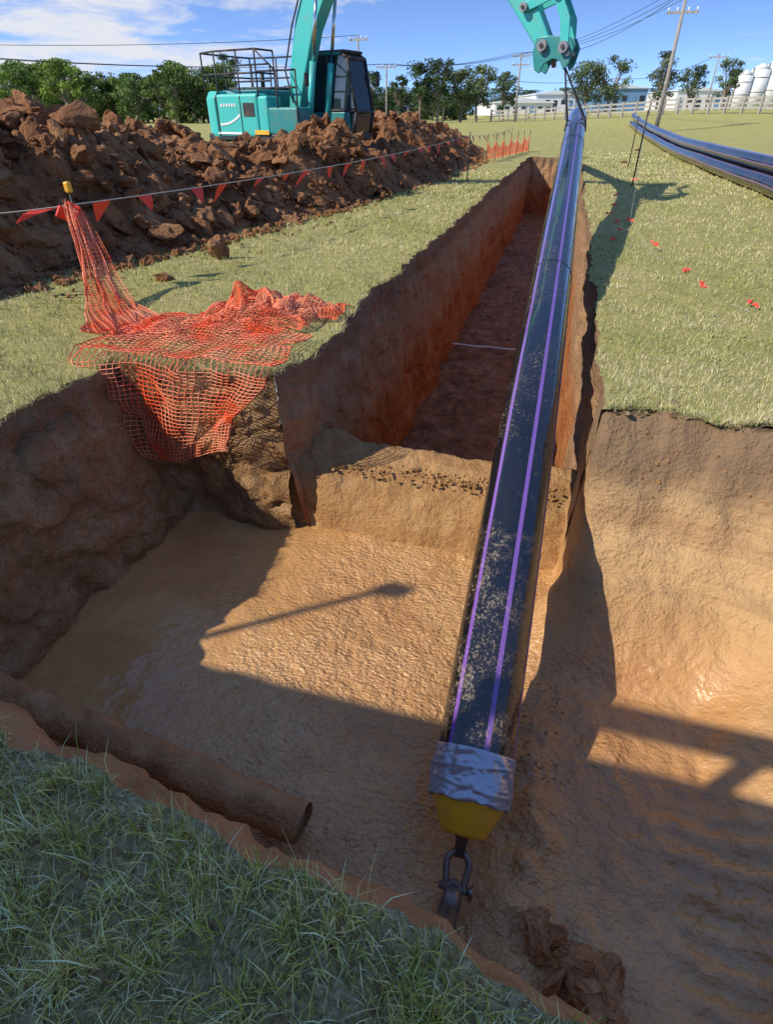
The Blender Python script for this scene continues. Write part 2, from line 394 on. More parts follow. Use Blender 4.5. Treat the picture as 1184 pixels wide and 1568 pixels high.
def scatter(name,P,S,mat,flat=.8,VV=None,smooth=False):
    VV=VV or VAR;P=np.asarray(P,float);S=np.asarray(S,float);n=len(P)
    w_=rng.integers(0,len(VV),n);Vs=[];Fs=[];o=0
    q=rng.normal(size=(n,4));q/=np.linalg.norm(q,axis=1)[:,None];a,b,c,d=q.T
    Mx=np.stack([1-2*(c*c+d*d),2*(b*c-a*d),2*(b*d+a*c),2*(b*c+a*d),1-2*(b*b+d*d),2*(c*d-a*b),2*(b*d-a*c),2*(c*d+a*b),1-2*(b*b+c*c)],-1).reshape(n,3,3)
    sc=np.stack([rng.uniform(.8,1.5,n),rng.uniform(.7,1.1,n),rng.uniform(.6,1,n)],-1)
    for k_ in range(len(VV)):
        I=np.where(w_==k_)[0]
        if not len(I):continue
        V,Fc=VV[k_]
        A=np.einsum('nij,nvj->nvi',Mx[I],V[None]*sc[I][:,None])*S[I][:,None,None]*np.array([1,1,flat])+P[I][:,None]
        Vs.append(A.reshape(-1,3));Fs.append((Fc[None]+np.arange(len(I))[:,None,None]*len(V)).reshape(-1,3)+o);o+=len(I)*len(V)
    return mesh_np(name,np.concatenate(Vs),np.concatenate(Fs),mat,smooth=smooth)
n=8500
y=np.where(rng.random(n)<.35,rng.uniform(1.5,30,n),rng.uniform(2,15,n));u=rng.uniform(-.25,4.5,n);x=np.interp(y,YK,XK)-u
ok=~((abs(x-EXC[0])<1.9)&(abs(y-EXC[1]-.3)<1.9));x,y,u=x[ok],y[ok],u[ok];n=len(x)
z=np.maximum(mh(x,y),0)+gz(x,y)
big=rng.random(n)<.2
s=np.where(big,rng.choice([.08,.10,.12,.15,.19,.26],n)*rng.uniform(.8,1.25,n)*np.where(u<.4,.5,1),rng.uniform(.02,.08,n))
P=np.stack([x,y,z+s*np.where(big,.2,.35)],-1)
fy_=rng.uniform(4.5,14,110);fx_=np.interp(fy_,YK,XK)+abs(rng.normal(0,.45,110));fs_=rng.uniform(.015,.04,110)
P2=np.concatenate([P[~big],np.stack([fx_,fy_,fs_*.3],-1)]);S2=np.concatenate([s[~big],fs_])
P1=np.concatenate([P[big],[(-4.55,7.6,.07),(-4.45,6.2,.03),(-4.6,6.3,.03)]]);S1=np.concatenate([s[big],[.19,.11,.09]])
scatter('clay_clods',P1,S1,SPOIL)
scatter('small_clay_clods',P2,S2,SPOIL,VV=VARS)
n=520
x=rng.uniform(-1.8,.4,n);y=rng.uniform(4.0,4.42,n);s=rng.uniform(.006,.022,n)
x2=rng.uniform(-.2,.5,90);y2=rng.uniform(1.9,2.6,90);s2=rng.uniform(.006,.016,90)
x3=rng.uniform(.5,2.3,60);y3=rng.uniform(3.45,3.75,60);s3=rng.uniform(.006,.022,60)
scatter('soil_crumbs',np.concatenate([np.stack([x,y,-.93+s*.1],-1),np.stack([x2,y2,floorz(x2,y2)],-1),np.stack([x3,y3,floorz(x3,y3)],-1)]),np.concatenate([s,s2,s3]),BERM,VV=VARS)
P=[];S=[]
for (x0,y0,r,n) in((.55,1.02,.1,9),(.70,.92,.1,8),(.40,1.14,.07,6)):
    for i in range(n):
        s=R.uniform(.06,.12);P.append((x0+R.gauss(0,r*.5),y0+R.gauss(0,r*.5),-1.39+R.random()*.05));S.append(s)
scatter('mud_lump',P,S,CASE,.7)
P=[];S=[]
for i in range(420):
    c=R.random()
    if c<.45:b=R.uniform(4,16);a=XT-abs(R.gauss(0,.05));
    elif c<.7:a=XR+abs(R.gauss(0,.10));b=R.uniform(3.9,14)
    elif c<.85:a=R.uniform(XL,XT);b=YF+abs(R.gauss(0,.05))
    else:a=R.uniform(.5,2.6);b=YF+R.gauss(0.02,.05)
    P.append((a,b));S.append(R.uniform(.01,.035))
P=np.array(P);S=np.array(S);a,b=W(P[:,0],P[:,1])
scatter('topsoil_crumbs',np.stack([a,b,gz(a,b)+S*.1-.01],-1),S,DARKSOIL,VV=VARS)
# ---------------------------------------------------------------- grass
def blades(name,X,Y,Z,L,Wd,col,lean=.6,droop=.5):
    n=len(X);az=rng.random(n)*2*np.pi;ln=np.abs(rng.normal(0,lean,n)).clip(0,1.45)
    d=np.stack([np.cos(az),np.sin(az)],-1);az2=az+rng.normal(0,.9,n)+1.57
    side=np.stack([np.cos(az2),np.sin(az2)],-1)*(Wd/2)[:,None]
    b=np.stack([X,Y],-1)
    h1=L*.55*np.cos(ln);r1=L*.55*np.sin(ln)
    l2=(ln+droop*rng.random(n)).clip(0,1.9)
    h2=h1+L*.45*np.cos(l2);r2=r1+L*.45*np.sin(l2)
    V=np.zeros((n,6,3));
    V[:,0,:2]=b-side;V[:,1,:2]=b+side;V[:,0,2]=V[:,1,2]=Z-.004
    m=b+d*r1[:,None];V[:,2,:2]=m-side*.8;V[:,3,:2]=m+side*.8;V[:,2,2]=V[:,3,2]=Z+h1
    t=b+d*r2[:,None];V[:,4,:2]=t-side*.15;V[:,5,:2]=t+side*.15;V[:,4,2]=V[:,5,2]=np.maximum(Z+h2,Z+.003)
    i=np.arange(n)[:,None]*6
    Fq=np.concatenate([i+np.array([[0,1,3,2]]),i+np.array([[2,3,5,4]])],0)
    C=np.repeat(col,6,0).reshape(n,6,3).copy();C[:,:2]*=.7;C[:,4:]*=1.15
    return mesh_np(name,V.reshape(-1,3),Fq,BLADE,True,np.minimum(C,.85).reshape(-1,3))
PAL=np.array([[.19,.27,.045],[.30,.36,.075],[.42,.42,.12],[.58,.51,.21],[.70,.6,.31],[.76,.66,.42]])
def gcol(X,Y,p,sc=1.2,tint=1.):
    n=len(X);g=fbm(X*sc,Y*sc,0,90,4)
    idx=np.clip((rng.random(n)+g*.35)*6*p,0,5.99).astype(int)
    return PAL[idx]*(.75+.5*rng.random(n))[:,None]*tint
WARM=np.array([1.45,1.22,.9])
N=62000
X=rng.uniform(-2.6,1.2,N);Y=rng.uniform(-.5,YN+.0,N)
d=fbm(X*6,Y*6,0,91,3);k_=(rng.random(N)<.65+.6*d);X,Y=X[k_],Y[k_]
bare=(Y>YN-.05)&(rng.random(len(Y))<.6);X,Y=X[~bare],Y[~bare]
tc_=np.stack([rng.uniform(-2.4,1,420),rng.uniform(-.4,YN-.01,420)],-1);ti=rng.integers(0,420,16000)
TX=tc_[ti,0]+rng.normal(0,.022,16000);TY=tc_[ti,1]+rng.normal(0,.022,16000)
mk_=TY<YN;TX,TY=TX[mk_],TY[mk_]
X,Y=W(X,Y);Z=gz(X,Y)
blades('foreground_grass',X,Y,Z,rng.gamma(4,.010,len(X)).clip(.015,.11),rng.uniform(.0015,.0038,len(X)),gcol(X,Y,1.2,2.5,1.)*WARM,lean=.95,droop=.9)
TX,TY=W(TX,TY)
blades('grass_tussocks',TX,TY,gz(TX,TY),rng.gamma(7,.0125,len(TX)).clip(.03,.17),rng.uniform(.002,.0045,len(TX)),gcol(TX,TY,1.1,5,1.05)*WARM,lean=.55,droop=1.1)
def lawn(name,x0,x1,y0,y1,N,p,Lm,tint=1.):
    X=x0+(x1-x0)*rng.random(N);Y=y0+(y1-y0)*rng.random(N)**2.1
    if x0>0:X=x0+(3.5+(x1-x0-3.5)*ss(4,16,Y))*rng.random(N)
    r=np.hypot(X,Y);keep=np.ones(len(X),bool)
    keep&=~((X>XT-.02)&(X<XR+.02)&(Y>YF-.02));keep&=~((X>XL)&(X<XE)&(Y<YF)&(Y>YN))
    keep&=mh(X,Y)<.02 
    keep&=rng.random(N)<.8+.6*fbm(X*3,Y*3,0,95,3)
    X,Y=X[keep],Y[keep];r=r[keep]
    X,Y=W(X,Y);Z=gz(X,Y)
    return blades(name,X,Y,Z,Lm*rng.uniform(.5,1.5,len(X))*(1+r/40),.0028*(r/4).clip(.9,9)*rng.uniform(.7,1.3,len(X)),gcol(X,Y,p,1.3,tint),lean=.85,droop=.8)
lawn('lawn_grass',-8,-1.85,2.3,24,130000,1.05,.036,1.)
lawn('lawn_grass',.5,14,YF,36,150000,1.2,.034,1.)
def rim(n,fx_):
    A=np.array([fx_() for _ in range(n)]);return W(A[:,0],A[:,1])
xa,ya=rim(1800,lambda:(XT+abs(R.gauss(0,.03))-.03,3.8+R.random()**1.6*12))
xb,yb=rim(1000,lambda:(R.uniform(-3.4,-1.9),YF-.01+R.gauss(0,.02)))
xc_,yc_=rim(900,lambda:(XL+R.gauss(0,.02),R.uniform(1.5,3.8)))
xd,yd=rim(900,lambda:(R.uniform(.55,2.7),YF+R.gauss(0.01,.03)))
xe,ye=rim(900,lambda:(R.uniform(-3,1),YN-.02-abs(R.gauss(.0,.04))))
X=np.concatenate([xa,xb,xc_,xd,xe]);Y=np.concatenate([ya,yb,yc_,yd,ye])
blades('rim_grass',X,Y,gz(X,Y),rng.uniform(.03,.10,len(X)),rng.uniform(.002,.004,len(X)),gcol(X,Y,1.,2,.9),lean=1.1,droop=1.2)
# ---------------------------------------------------------------- main pipe
def smooth_path(kp,n=260,it=60):
    kp=np.array(kp,float);s=np.r_[0,np.cumsum(np.linalg.norm(np.diff(kp,axis=0),axis=1))]
    t=np.linspace(0,s[-1],n);P=np.stack([np.interp(t,s,kp[:,i]) for i in range(3)],-1)
    for _ in range(it):
        P[1:-1]=.5*P[1:-1]+.25*(P[:-2]+P[2:])
    return P
kp=[(0,1.62,-1.17),(0,2.2,-.86),(0,2.8,-.58),(0,3.4,-.33),(0,4.2,-.08),(0,5.3,.12),(0,7,.38),(0,9.7,.76),(0,14.0,1.35),(0,16.5,1.62),(.05,19,1.45),(.15,23,.8),(.35,29,-.2),(.1,31,-.6),(0,31.8,-.9)]
P=smooth_path(kp,420)
pipe=empty('polyethylene_pipe')
n=96;st=[]
for a in(-48,12,72,132,192,252):st+=[int(n*a/360),int(n*a/360)+1]
sweep('pipe_wall',P,.2,[PBLK,PPUR],n,st,parent=pipe)
E=P[0];T0=P[0]-P[3];T0/=np.linalg.norm(T0)
def along(ds,rs,name,mat,nn=56):
    pts=[E+T0*d for d in ds]
    return sweep(name,pts,np.array(rs),[mat],nn,parent=pipe)
for yj in(6.3,12.6):
    i=int(np.argmin(abs(P[:,1]-yj)));c0=P[i];tt=P[i+1]-P[i-1];tt/=np.linalg.norm(tt)
    sweep('weld_bead',[c0+tt*q for q in(-.008,-.004,0,.004,.008)],np.array([.199,.204,.2055,.204,.199]),[PBLK],64,parent=pipe)
tp=along(np.linspace(-.16,.085,50),[.201]+[.2045]*48+[.185],'duct_tape',TAPE,140)
V=np.empty(len(tp.data.vertices)*3);tp.data.vertices.foreach_get('co',V);V=V.reshape(-1,3)
rel=V-E;ax=rel@T0;rad=rel-ax[:,None]*T0
ang=np.arctan2(rad[:,0],rad[:,2]);ca,sa=np.cos(ang),np.sin(ang)
wr=np.abs(fbm(ca*2.5+ax*6,sa*2.5,ax*12+ca*2,6,3));wr2=np.abs(fbm(ca*6,sa*6+ax*20,ax*30,9,3))
edge=np.exp(-((ax-.03*np.sin(ang+1))/.008)**2)+np.exp(-((ax+.09-.03*np.sin(ang+2.5))/.008)**2)
V=V+rad/.2*(.016*wr+.006*wr2+.004*edge)[:,None]+T0*(.010*fbm(ca*3,sa*3,0,12,3)*(ax>.05))[:,None]
tp.data.vertices.foreach_set('co',V.ravel())
along([.04,.07,.09,.22,.235,.2351],[.19,.188,.18,.115,.10,.0],'pulling_head',YEL)
along([.22,.25,.2501,.33,.3301],[.035,.035,.028,.028,0],'eye_bolt',SHACK,20)
sh=empty('shackle',tuple(E+T0*.33))
q=Vector(T0).to_track_quat('Z','Y');sh.rotation_euler=q.to_euler()
def ring(name,R0,h,r,parent,z0):
    pts=[(R0*math.cos(math.pi*i/24),0,z0-R0*math.sin(math.pi*i/24)) for i in range(25)]
    pts=[(R0*.75,0,z0+h)]+pts+[(-R0*.75,0,z0+h)]
    return wire(name,pts,r,SHACK,parent)
ring('bow',.055,.10,.017,sh,.03)
tube('pin',(-.075,0,.13),(.075,0,.13),.017,SHACK,sh);tube('pin_head',(.07,0,.13),(.09,0,.13),.028,SHACK,sh,n=6)
tube('swivel_eye',(0,-.03,.13),(0,.03,.13),.04,SHACK,sh)
sh2=empty('drill_rod_swivel',tuple(E+T0*.47))
tgt=Vector((-.02,1.0,-1.36));d=tgt-Vector(E+T0*.47);sh2.rotation_euler=d.to_track_quat('Z','Y').to_euler()
tube('fork',(0,0,-.02),(0,0,.10),.042,SHACK,sh2,r2=.05,n=20);tube('body',(0,0,.10),(0,0,.34),.05,SHACK,sh2,n=24);tube('collar',(0,0,.16),(0,0,.2),.058,SHACK,sh2,n=24);tube('rod',(0,0,.34),(0,0,1.2),.036,SHACK,sh2,n=20)
cas=sweep('muddy_steel_pipe',smooth_path([(-3.3,1.42,-1.14),(-2.7,1.40,-1.14),(-1.6,1.31,-1.19),(-.78,1.24,-1.25)],120,10),.105,[CASE],40)
V=np.empty(len(cas.data.vertices)*3);cas.data.vertices.foreach_get('co',V);V=V.reshape(-1,3);V+=(.014*fbm(V[:,0]*9,V[:,1]*9,V[:,2]*9,3,3))[:,None];cas.data.vertices.foreach_set('co',V.ravel())
bm=bmesh.new();bmesh.ops.create_circle(bm,cap_ends=True,segments=32,radius=.10);bm.transform(Matrix.Translation((-.80,1.242,-1.25))@Matrix.Rotation(math.pi/2,4,'Y'));ob=bm_obj('end_cap',bm,DARKSOIL);ob.parent=cas
bd=empty('pipe_stack')
for (dx,dz,y1) in((0,.2,60),(.42,.2,58),(.21,.56,62)):
    pth=[]
    for y in np.linspace(6,y1,70):
        x=4.75+dx-.015*max(0,y-40);pth.append((x,y,max(float(gz(x,y)),0)*1.+dz+.03))
    sweep('pipe',smooth_path(pth,140,8),.2,[PBLK,PPUR],n,[s+5 for s in st],parent=bd)
# ---------------------------------------------------------------- orange netting
def net(name,f,nu,nv,parent,th=.008):
    u=np.linspace(0,1,nu)[:,None]+np.zeros((1,nv));v=np.linspace(0,1,nv)[None,:]+np.zeros((nu,1))
    X,Y,Z=f(u,v)
    ob=mesh_np(name,np.stack([X,Y,Z],-1).reshape(-1,3),gridF(nu,nv),ORM,True,parent=parent)
    w=ob.modifiers.new('w','WIREFRAME');w.thickness=th;w.use_even_offset=False;w.offset=0
    return ob
nt=empty('orange_barrier_mesh')
PT=np.array([-4.92,5.54,0.])
def mk(ph,off,wm):
    def fa(u,v):
        a=PT+np.array([0.02,-.03,.86]);b=np.array([-3.50,4.20,.05])
        c=(1-u)[...,None]*a+u[...,None]*b
        wd=(.14+.5*u**.8)*wm;fold=np.sin(v*18+u*4+ph)*.05*(.5+u)
        s=(v-.5)*wd
        sag=-.42*np.sin(u*np.pi)**1.*(1-.4*u)
        X=c[...,0]+s*.8+fold*.5+.04*fbm(u*5,v*3,ph,5,2)+off;Y=c[...,1]+s*.55+fold*.6;Z=c[...,2]+sag+.03*fbm(u*4,v*6,1+ph,6,2)+(.5-v)*.14
        return X,Y,np.maximum(Z,.05+fold*.3)
    return fa
net('hanging_strip',mk(0,0,1.15),58,24,nt);net('hanging_strip_fold',mk(2.,.02,.85),52,20,nt)
def fd(u,v):
    x=-3.68+1.72*v;L=u*2.25
    y0=4.75+.1*np.sin(v*5);over=L-(y0-3.72)
    Y=np.where(over<0,y0-L,3.70-.06*np.clip(over,0,1)-.03*np.sin(v*14))
    Z=.05+.05*np.abs(fbm(x*4,L*4,0,7,3))
    shr=1-.38*ss(0,1.2,over);X=(x+2.98)*shr-2.98+.05*fbm(x*3,L*3,0,9,2)
    Y=Y-.10*np.abs(fbm(x*3,L*2,2,8,3))*(over>0)-.03
    Z=Z+.04*np.exp(-(over/.12)**2)
    Z=np.where(over>0,.05-np.clip(over,0,2)*(.80-.5*np.abs(v-.35)),Z)
    return X,Y,Z
net('draped_sheet',fd,48,36,nt,.0105)
def fp(seed,x0,x1,y0,y1,h):
    def f(u,v):
        x=x0+(x1-x0)*u;y=y0+(y1-y0)*v+.22*(u-.3)
        e=np.sin(np.pi*np.clip(u,0.02,.98))**.5*np.sin(np.pi*np.clip(v,.02,.98))**.5
        a=x+.12*fbm(x*5,y*5,0,seed,3);b=y+.12*fbm(x*5,y*5,3,seed,3)
        return a,b,.03+h*e*(.45+1.2*np.abs(fbm(x*4.5,y*4.5,1,seed+2,3)))
    return f
net('crumpled_pile',fp(11,-3.3,-2.1,4.6,5.4,.13),46,38,nt)
net('crumpled_pile_upper',fp(15,-3.1,-2.2,4.95,5.4,.22),46,38,nt)
net('crumpled_fold',fp(19,-2.8,-1.95,5.0,5.45,.18),38,34,nt)
net('crumpled_fold_low',fp(23,-3.7,-2.4,4.2,4.9,.09),34,26,nt)
tube('stake',(PT[0],PT[1],-.1),(PT[0]-.02,PT[1],1.02),.012,BLACKM,nt);box('stake_cap',(PT[0]-.02,PT[1],1.04),(.06,.06,.1),YEL,nt,.015)
bt=empty('flag_bunting')
def bunting(a,b,n,sag,fl=.14):
    a=np.array(a);b=np.array(b);t=np.linspace(0,1,60)[:,None];L=a+(b-a)*t;L[:,2]-=sag*4*(t*(1-t))[:,0]
    wire('string',[tuple(p) for p in L],.005,ROPE,bt)
    d=(b-a)/np.linalg.norm(b-a);V=[];Fc=[]
    for i in range(n):
        tt=(i+.5+R.uniform(-.2,.2))/n;p=a+(b-a)*tt;p[2]-=sag*4*tt*(1-tt)
        w=fl*.5*R.uniform(.8,1.1);sw=d*fl*R.uniform(-1.1,.2)+np.array([R.uniform(-.3,.5)*fl,R.uniform(-.6,.6)*fl,-fl*R.uniform(.3,.9)])
        m=p+sw*.5+np.array([0,0,.015]);k0=len(V)
        V+=[p-d*w,p+d*w,m+d*w*.5+[.01,.02,0],m-d*w*.5+[0,-.02,0],p+sw+d*.012,p+sw-d*.012];Fc+=[[k0,k0+1,k0+2,k0+3],[k0+3,k0+2,k0+4,k0+5]]
    mesh_np('flags',V,Fc,RED,False,parent=bt)
top=(PT[0]-.02,PT[1],.88)
bunting(top,(-2.9,19.5,1.15),19,.10,.25)
bunting((-7.0,3.9,.85),top,3,.05,.28)
bunting((-2.9,19.5,1.15),(-2.6,30,1.2),10,.1,.24)
for q_ in((.0,-.03,.84,.14,.3),(-.1,-.06,.8,.16,1.2),(.05,-.05,.76,.13,2.)):
    box('flag_wrap',(PT[0]+q_[0],PT[1]+q_[1],q_[2]),(q_[3],.04,.12),RED,bt,.015,(.3,.5,q_[4]))
tube('far_stake',(-2.9,19.5,0),(-2.9,19.5,1.25),.015,BLACKM,bt)
fm=empty('orange_mesh_fence')
for i in range(7):
    x0,y0=-3.4+i*.2,28+i*1.3
    tube('post',(x0,y0,0),(x0,y0,1.),.015,BLACKM,fm)
    if i<6:
        def ff(u,v,x0=x0,y0=y0,i=i):return x0+.2*u,y0+1.3*u+.05*np.sin(v*6),.1+v*(.62-.25*np.sin(np.pi*u)+.1*math.sin(i*3))
        net('net',ff,14,9,fm,.02)
pk=empty('star_picket_line')
tube('picket',(1.75,19,0),(1.75,19,1.75),.02,BLACKM,pk);tube('picket_far',(2.2,27,0),(2.2,27,1.6),.02,BLACKM,pk)
wire('string',[(1.75,19,1.2),(1.5,15.5,.5),(1.25,12.5,.03),(1.35,9.6,.015),(1.55,8,.015),(1.75,7.2,.015),(2.0,6.6,.015)],.0025,ROPE,pk)
V=[];Fc=[]
for p in((1.5,15.5,.45),(1.05,14,.1),(1.25,12.4,.05),(1.45,10.0,.06),(1.62,8.3,.05),(1.72,7.5,.05),(2.02,6.7,.05),(2.9,5.3,.05),(3.2,5.7,.05),(1.0,11.2,.05),(.9,13.2,.05),(1.3,16.8,.7),(1.6,18,.9),(1.,12.2,.04),(.9,10.4,.04),(1.1,15,.2)):
    for rep in range(2):
        k0=len(V);s=R.uniform(.018,.034)+.0022*p[1];a=R.random()*6;dx=R.gauss(0,.04);dy=R.gauss(0,.08)
        x0,y0=p[0]+dx,p[1]+dy
        V+=[(x0-s*math.cos(a),y0-s*math.sin(a),p[2]),(x0+s*math.cos(a),y0+s*math.sin(a),p[2]-.01),(x0+s*.4,y0+s*1.3,p[2]+s*.6),(x0-s*.7,y0+s*1.6,p[2]+s*.2)];Fc.append([k0,k0+1,k0+2,k0+3])
mesh_np('loose_flags',V,Fc,RED,False,parent=pk)
# ---------------------------------------------------------------- excavator
HB=(-.55,14.6);SC=.93
TH=math.atan2(HB[1]-EXC[1],HB[0]-EXC[0]);REACH=(math.hypot(HB[1]-EXC[1],HB[0]-EXC[0])-.15)/SC
ex=empty('excavator',(EXC[0],EXC[1],.12),TH);ex.scale=(SC,SC,SC)
for sgn in(-1,1):
    y=sgn*1.12
    pr=[(-1.75,.12),(-1.5,0),(1.5,0),(1.75,.12),(1.95,.42),(1.9,.65),(1.65,.86),(-1.65,.86),(-1.9,.65),(-1.95,.42)]
    prism('track',pr,y-.28,y+.28,TRACK,ex,.03)
    for i in range(26):
        a=-1.7+i*.136;box('shoe',(a,y,.875),(.1,.6,.05),TRACK,ex,.01);
    for i in range(7):tube('roller',(-1.3+i*.43,y-.3,.2),(-1.3+i*.43,y+.3,.2),.12,BLACKM,ex)
    tube('sprocket',(-1.55,y-.31,.43),(-1.55,y+.31,.43),.3,BLACKM,ex);tube('idler',(1.55,y-.31,.43),(1.55,y+.31,.43),.3,BLACKM,ex)
box('undercarriage',(0,0,.55),(2.4,1.8,.5),BLACKM,ex,.05);tube('slew_ring',(0,0,.8),(0,0,1.06),.6,BLACKM,ex,n=32)
box('deck',(-.2,0,1.13),(4.0,2.4,.16),BLACKM,ex,.03)
pts=[];
for i in range(13):
    a=math.radians(90+15*i);pts.append((-1.75+.75*math.cos(a)*1.,1.24*np.sign(math.sin(a))*abs(math.sin(a))**.55))
bm=bmesh.new()
lo=[bm.verts.new((x*.985,y*.97,1.0)) for x,y in pts];mi=[bm.verts.new((x,y,1.2)) for x,y in pts];m2=[bm.verts.new((x,y,2.0)) for x,y in pts];hi=[bm.verts.new((x*.97,y*.94,2.17)) for x,y in pts]
for A,B in((lo,mi),(mi,m2),(m2,hi)):
    for i in range(12):bm.faces.new((A[i],A[i+1],B[i+1],B[i]))
    bm.faces.new((A[12],A[0],B[0],B[12]))
bm.faces.new(lo);bm.faces.new(hi[::-1])
bm_obj('counterweight',bm,TEAL,ex,bev=.03)
box('side_panel_right',(-.95,-1.0,1.62),(1.5,.48,.96),TEAL,ex,.06);box('side_panel_left',(-.75,1.0,1.62),(1.5,.48,.96),TEAL,ex,.06)
box('panel_grille',(-.5,-1.245,1.75),(.4,.02,.3),BLACKM,ex,.005);box('panel_seam',(-.8,-1.245,1.62),(.02,.02,.86),BLACKM,ex,.003);box('panel_seam_rear',(-1.68,-1.245,1.62),(.02,.02,.86),BLACKM,ex,.003)
for i in range(7):
    a=i/6;box('swoosh',(-1.55+a*.65,-1.247,1.42+.18*a*a),(.14,.012,.05),WHITE,ex,.002,(0,-.5*a,0))
for i,s_ in enumerate((.07,.06,.07,.06,.07,.06)):box('lettering',(-1.5+i*.1,-1.247,1.85),(s_*.8,.012,.07),WHITE,ex,.002)
box('yellow_marking',(-.1,-1.247,1.25),(.5,.012,.10),YEL,ex,.002);box('white_band',(-1.3,-1.247,1.22),(.9,.012,.05),WHITE,ex,.002)
box('engine_hood',(-1.2,0,1.95),(1.5,1.6,.5),TEAL2,ex,.08);box('hood_top',(-1.2,0,2.22),(1.2,1.2,.08),BLACKM,ex,.02)
tube('exhaust',(-1.5,.5,2.2),(-1.5,.5,2.65),.06,BLACKM,ex)
box('tool_box',(.65,-.95,1.5),(1.0,.55,.6),TEAL2,ex,.05);box('fuel_tank',(-.02,-.95,1.62),(.35,.55,.85),TEAL,ex,.05);box('step',(1.3,-.95,1.3),(.3,.5,.25),BLACKM,ex,.02)
cabp=[(.35,1.2),(1.75,1.2),(1.85,1.7),(1.6,2.85),(1.4,2.95),(.5,2.95),(.35,2.8)]
prism('cab_glass',[(x*.985+.02,z*.99+.01) for x,z in cabp],.42,1.2,GLASS,ex,.02)
for y in(.40,1.22):
    for i in range(len(cabp)):
        a=cabp[i];b=cabp[(i+1)%len(cabp)];tube('cab_frame',(a[0],y,a[1]),(b[0],y,b[1]),.04,BLACKM if i in(1,2,3) else TEAL2,ex,n=8)
    tube('cab_pillar',(.95,y,1.2),(.95,y,2.95),.035,BLACKM,ex,n=8);box('cab_door',(1.0,y,1.45),(1.3,.04,.5),TEAL2,ex,.02);tube('cab_sill',(.35,y,1.75),(1.85,y,1.72),.03,BLACKM,ex,n=8)
for x,z in cabp:tube('cab_cross',(x,.4,z),(x,1.22,z),.045,BLACKM,ex,n=8)
box('cab_roof',(.95,.81,2.99),(1.15,.86,.07),BLACKM,ex,.03);box('seat',(.8,.8,1.75),(.5,.45,.7),BLACKM,ex,.08)
for y in(.35,1.3):tube('mirror_arm',(1.7,y,2.5),(1.85,y+(.15 if y>1 else -.15),2.6),.012,BLACKM,ex)
box('mirror',(1.86,1.45,2.45),(.04,.16,.3),BLACKM,ex,.02);box('mirror_right',(1.5,-1.2,2.35),(.04,.16,.26),BLACKM,ex,.02)
tube('mirror_stem',(1.45,-1.15,1.8),(1.5,-1.2,2.3),.012,BLACKM,ex)
def rail(pts,h=.95,z0=2.05,r=.022):
    for i,(x,y) in enumerate(pts):
        tube('handrail_post',(x,y,z0-.35),(x,y,z0+h),r,BLACKM,ex,n=8)
        if i:
            a=pts[i-1]
            for f in(.5,1.):tube('handrail',(a[0],a[1],z0+h*f),(x,y,z0+h*f),r,BLACKM,ex,n=8)
rail([(-2.35,-.95),(-1.6,-1.2),(-.8,-1.2),(-.15,-1.2)]);rail([(-2.35,-.95),(-2.45,0),(-2.35,.95)]);rail([(-2.35,.95),(-1.5,1.15),(-.4,1.15)]);rail([(-.15,-1.2),(.5,-1.2),(1.15,-1.2)],.7,1.85)
tube('handrail',(-.15,-1.2,3.0),(.5,-1.2,2.55),.022,BLACKM,ex,n=8)
rail([(-.15,-1.2),(-.15,-.5)],.95);rail([(-2.4,.3),(-1.7,.3),(-1.0,.3)],.75)
bp=[(.2,1.65),(.4,2.5),(.75,3.5),(1.3,4.4),(2.3,5.15),(3.5,5.6),(4.75,5.75)]
prism('boom',strip(bp,[.32,.5,.6,.72,.66,.5,.3]),-.23,.20,TEAL,ex,.03)
for y in(-.40,.37):
    tube('boom_cylinder',(.85,y,1.35),(1.1,y,2.75),.085,TEAL,ex);tube('boom_rod',(1.1,y,2.75),(1.35,y,4.2),.045,CHROME,ex)
for y in(-.28,.24):wire('hydraulic_hose',[(.25,y,1.9),(.05,y,2.6),(.4,y,3.5),(.95,y,4.5),(2.1,y,5.45)],.022,BLACKM,ex)
tube('stick_cylinder',(2.0,0,5.4),(3.4,0,6.2),.085,TEAL,ex);tube('stick_rod',(3.4,0,6.2),(4.4,0,6.4),.045,CHROME,ex)
hx,hz=REACH-.1,2.62/SC
sp=[(4.35,6.45),(4.8,5.7),(5.45,4.8),(hx-.45,3.4),(hx,hz)]
prism('stick',strip(sp,[.3,.62,.56,.42,.30]),-.2,.16,TEAL,ex,.03)
za=hz+.83
tube('bucket_cylinder',(5.3,0,5.95),(6.1,0,4.8),.075,TEAL,ex);tube('bucket_rod',(6.1,0,4.8),(hx+.16,0,za),.042,CHROME,ex)
for y in(-.24,.2):
    prism('link_arm',strip([(hx-.5,za-.2),(hx+.16,za)],[.16,.16]),y-.03,y+.03,TEAL,ex,.01)
    prism('link_bar',strip([(hx+.16,za),(hx+.40,hz+.4),(hx+.46,hz-.04)],[.15,.2,.17]),y-.03,y+.03,TEAL,ex,.01)
for (x,z,r) in((hx,hz,.10),(hx+.46,hz-.04,.10),(hx+.16,za,.09),(hx-.5,za-.2,.08),(4.8,5.7,.1)):
    tube('pin',(x,-.36,z),(x,.32,z),r,GREY,ex,n=18);tube('pin_bolt',(x,-.39,z),(x,-.355,z),r*.4,BLACKM,ex,n=8)
hitch=[(hx-.16,hz+.14),(hx+.12,hz+.16),(hx+.56,hz+.12),(hx+.66,hz-.05),(hx+.60,hz-.30),(hx+.50,hz-.42),(hx+.40,hz-.26),(hx+.24,hz-.22),(hx+.06,hz-.30),(hx-.02,hz-.46),(hx-.14,hz-.40),(hx-.22,hz-.1)]
for y in(-.22,.18):prism('quick_hitch_plate',hitch,y-.03,y+.03,TEAL2,ex,.015)
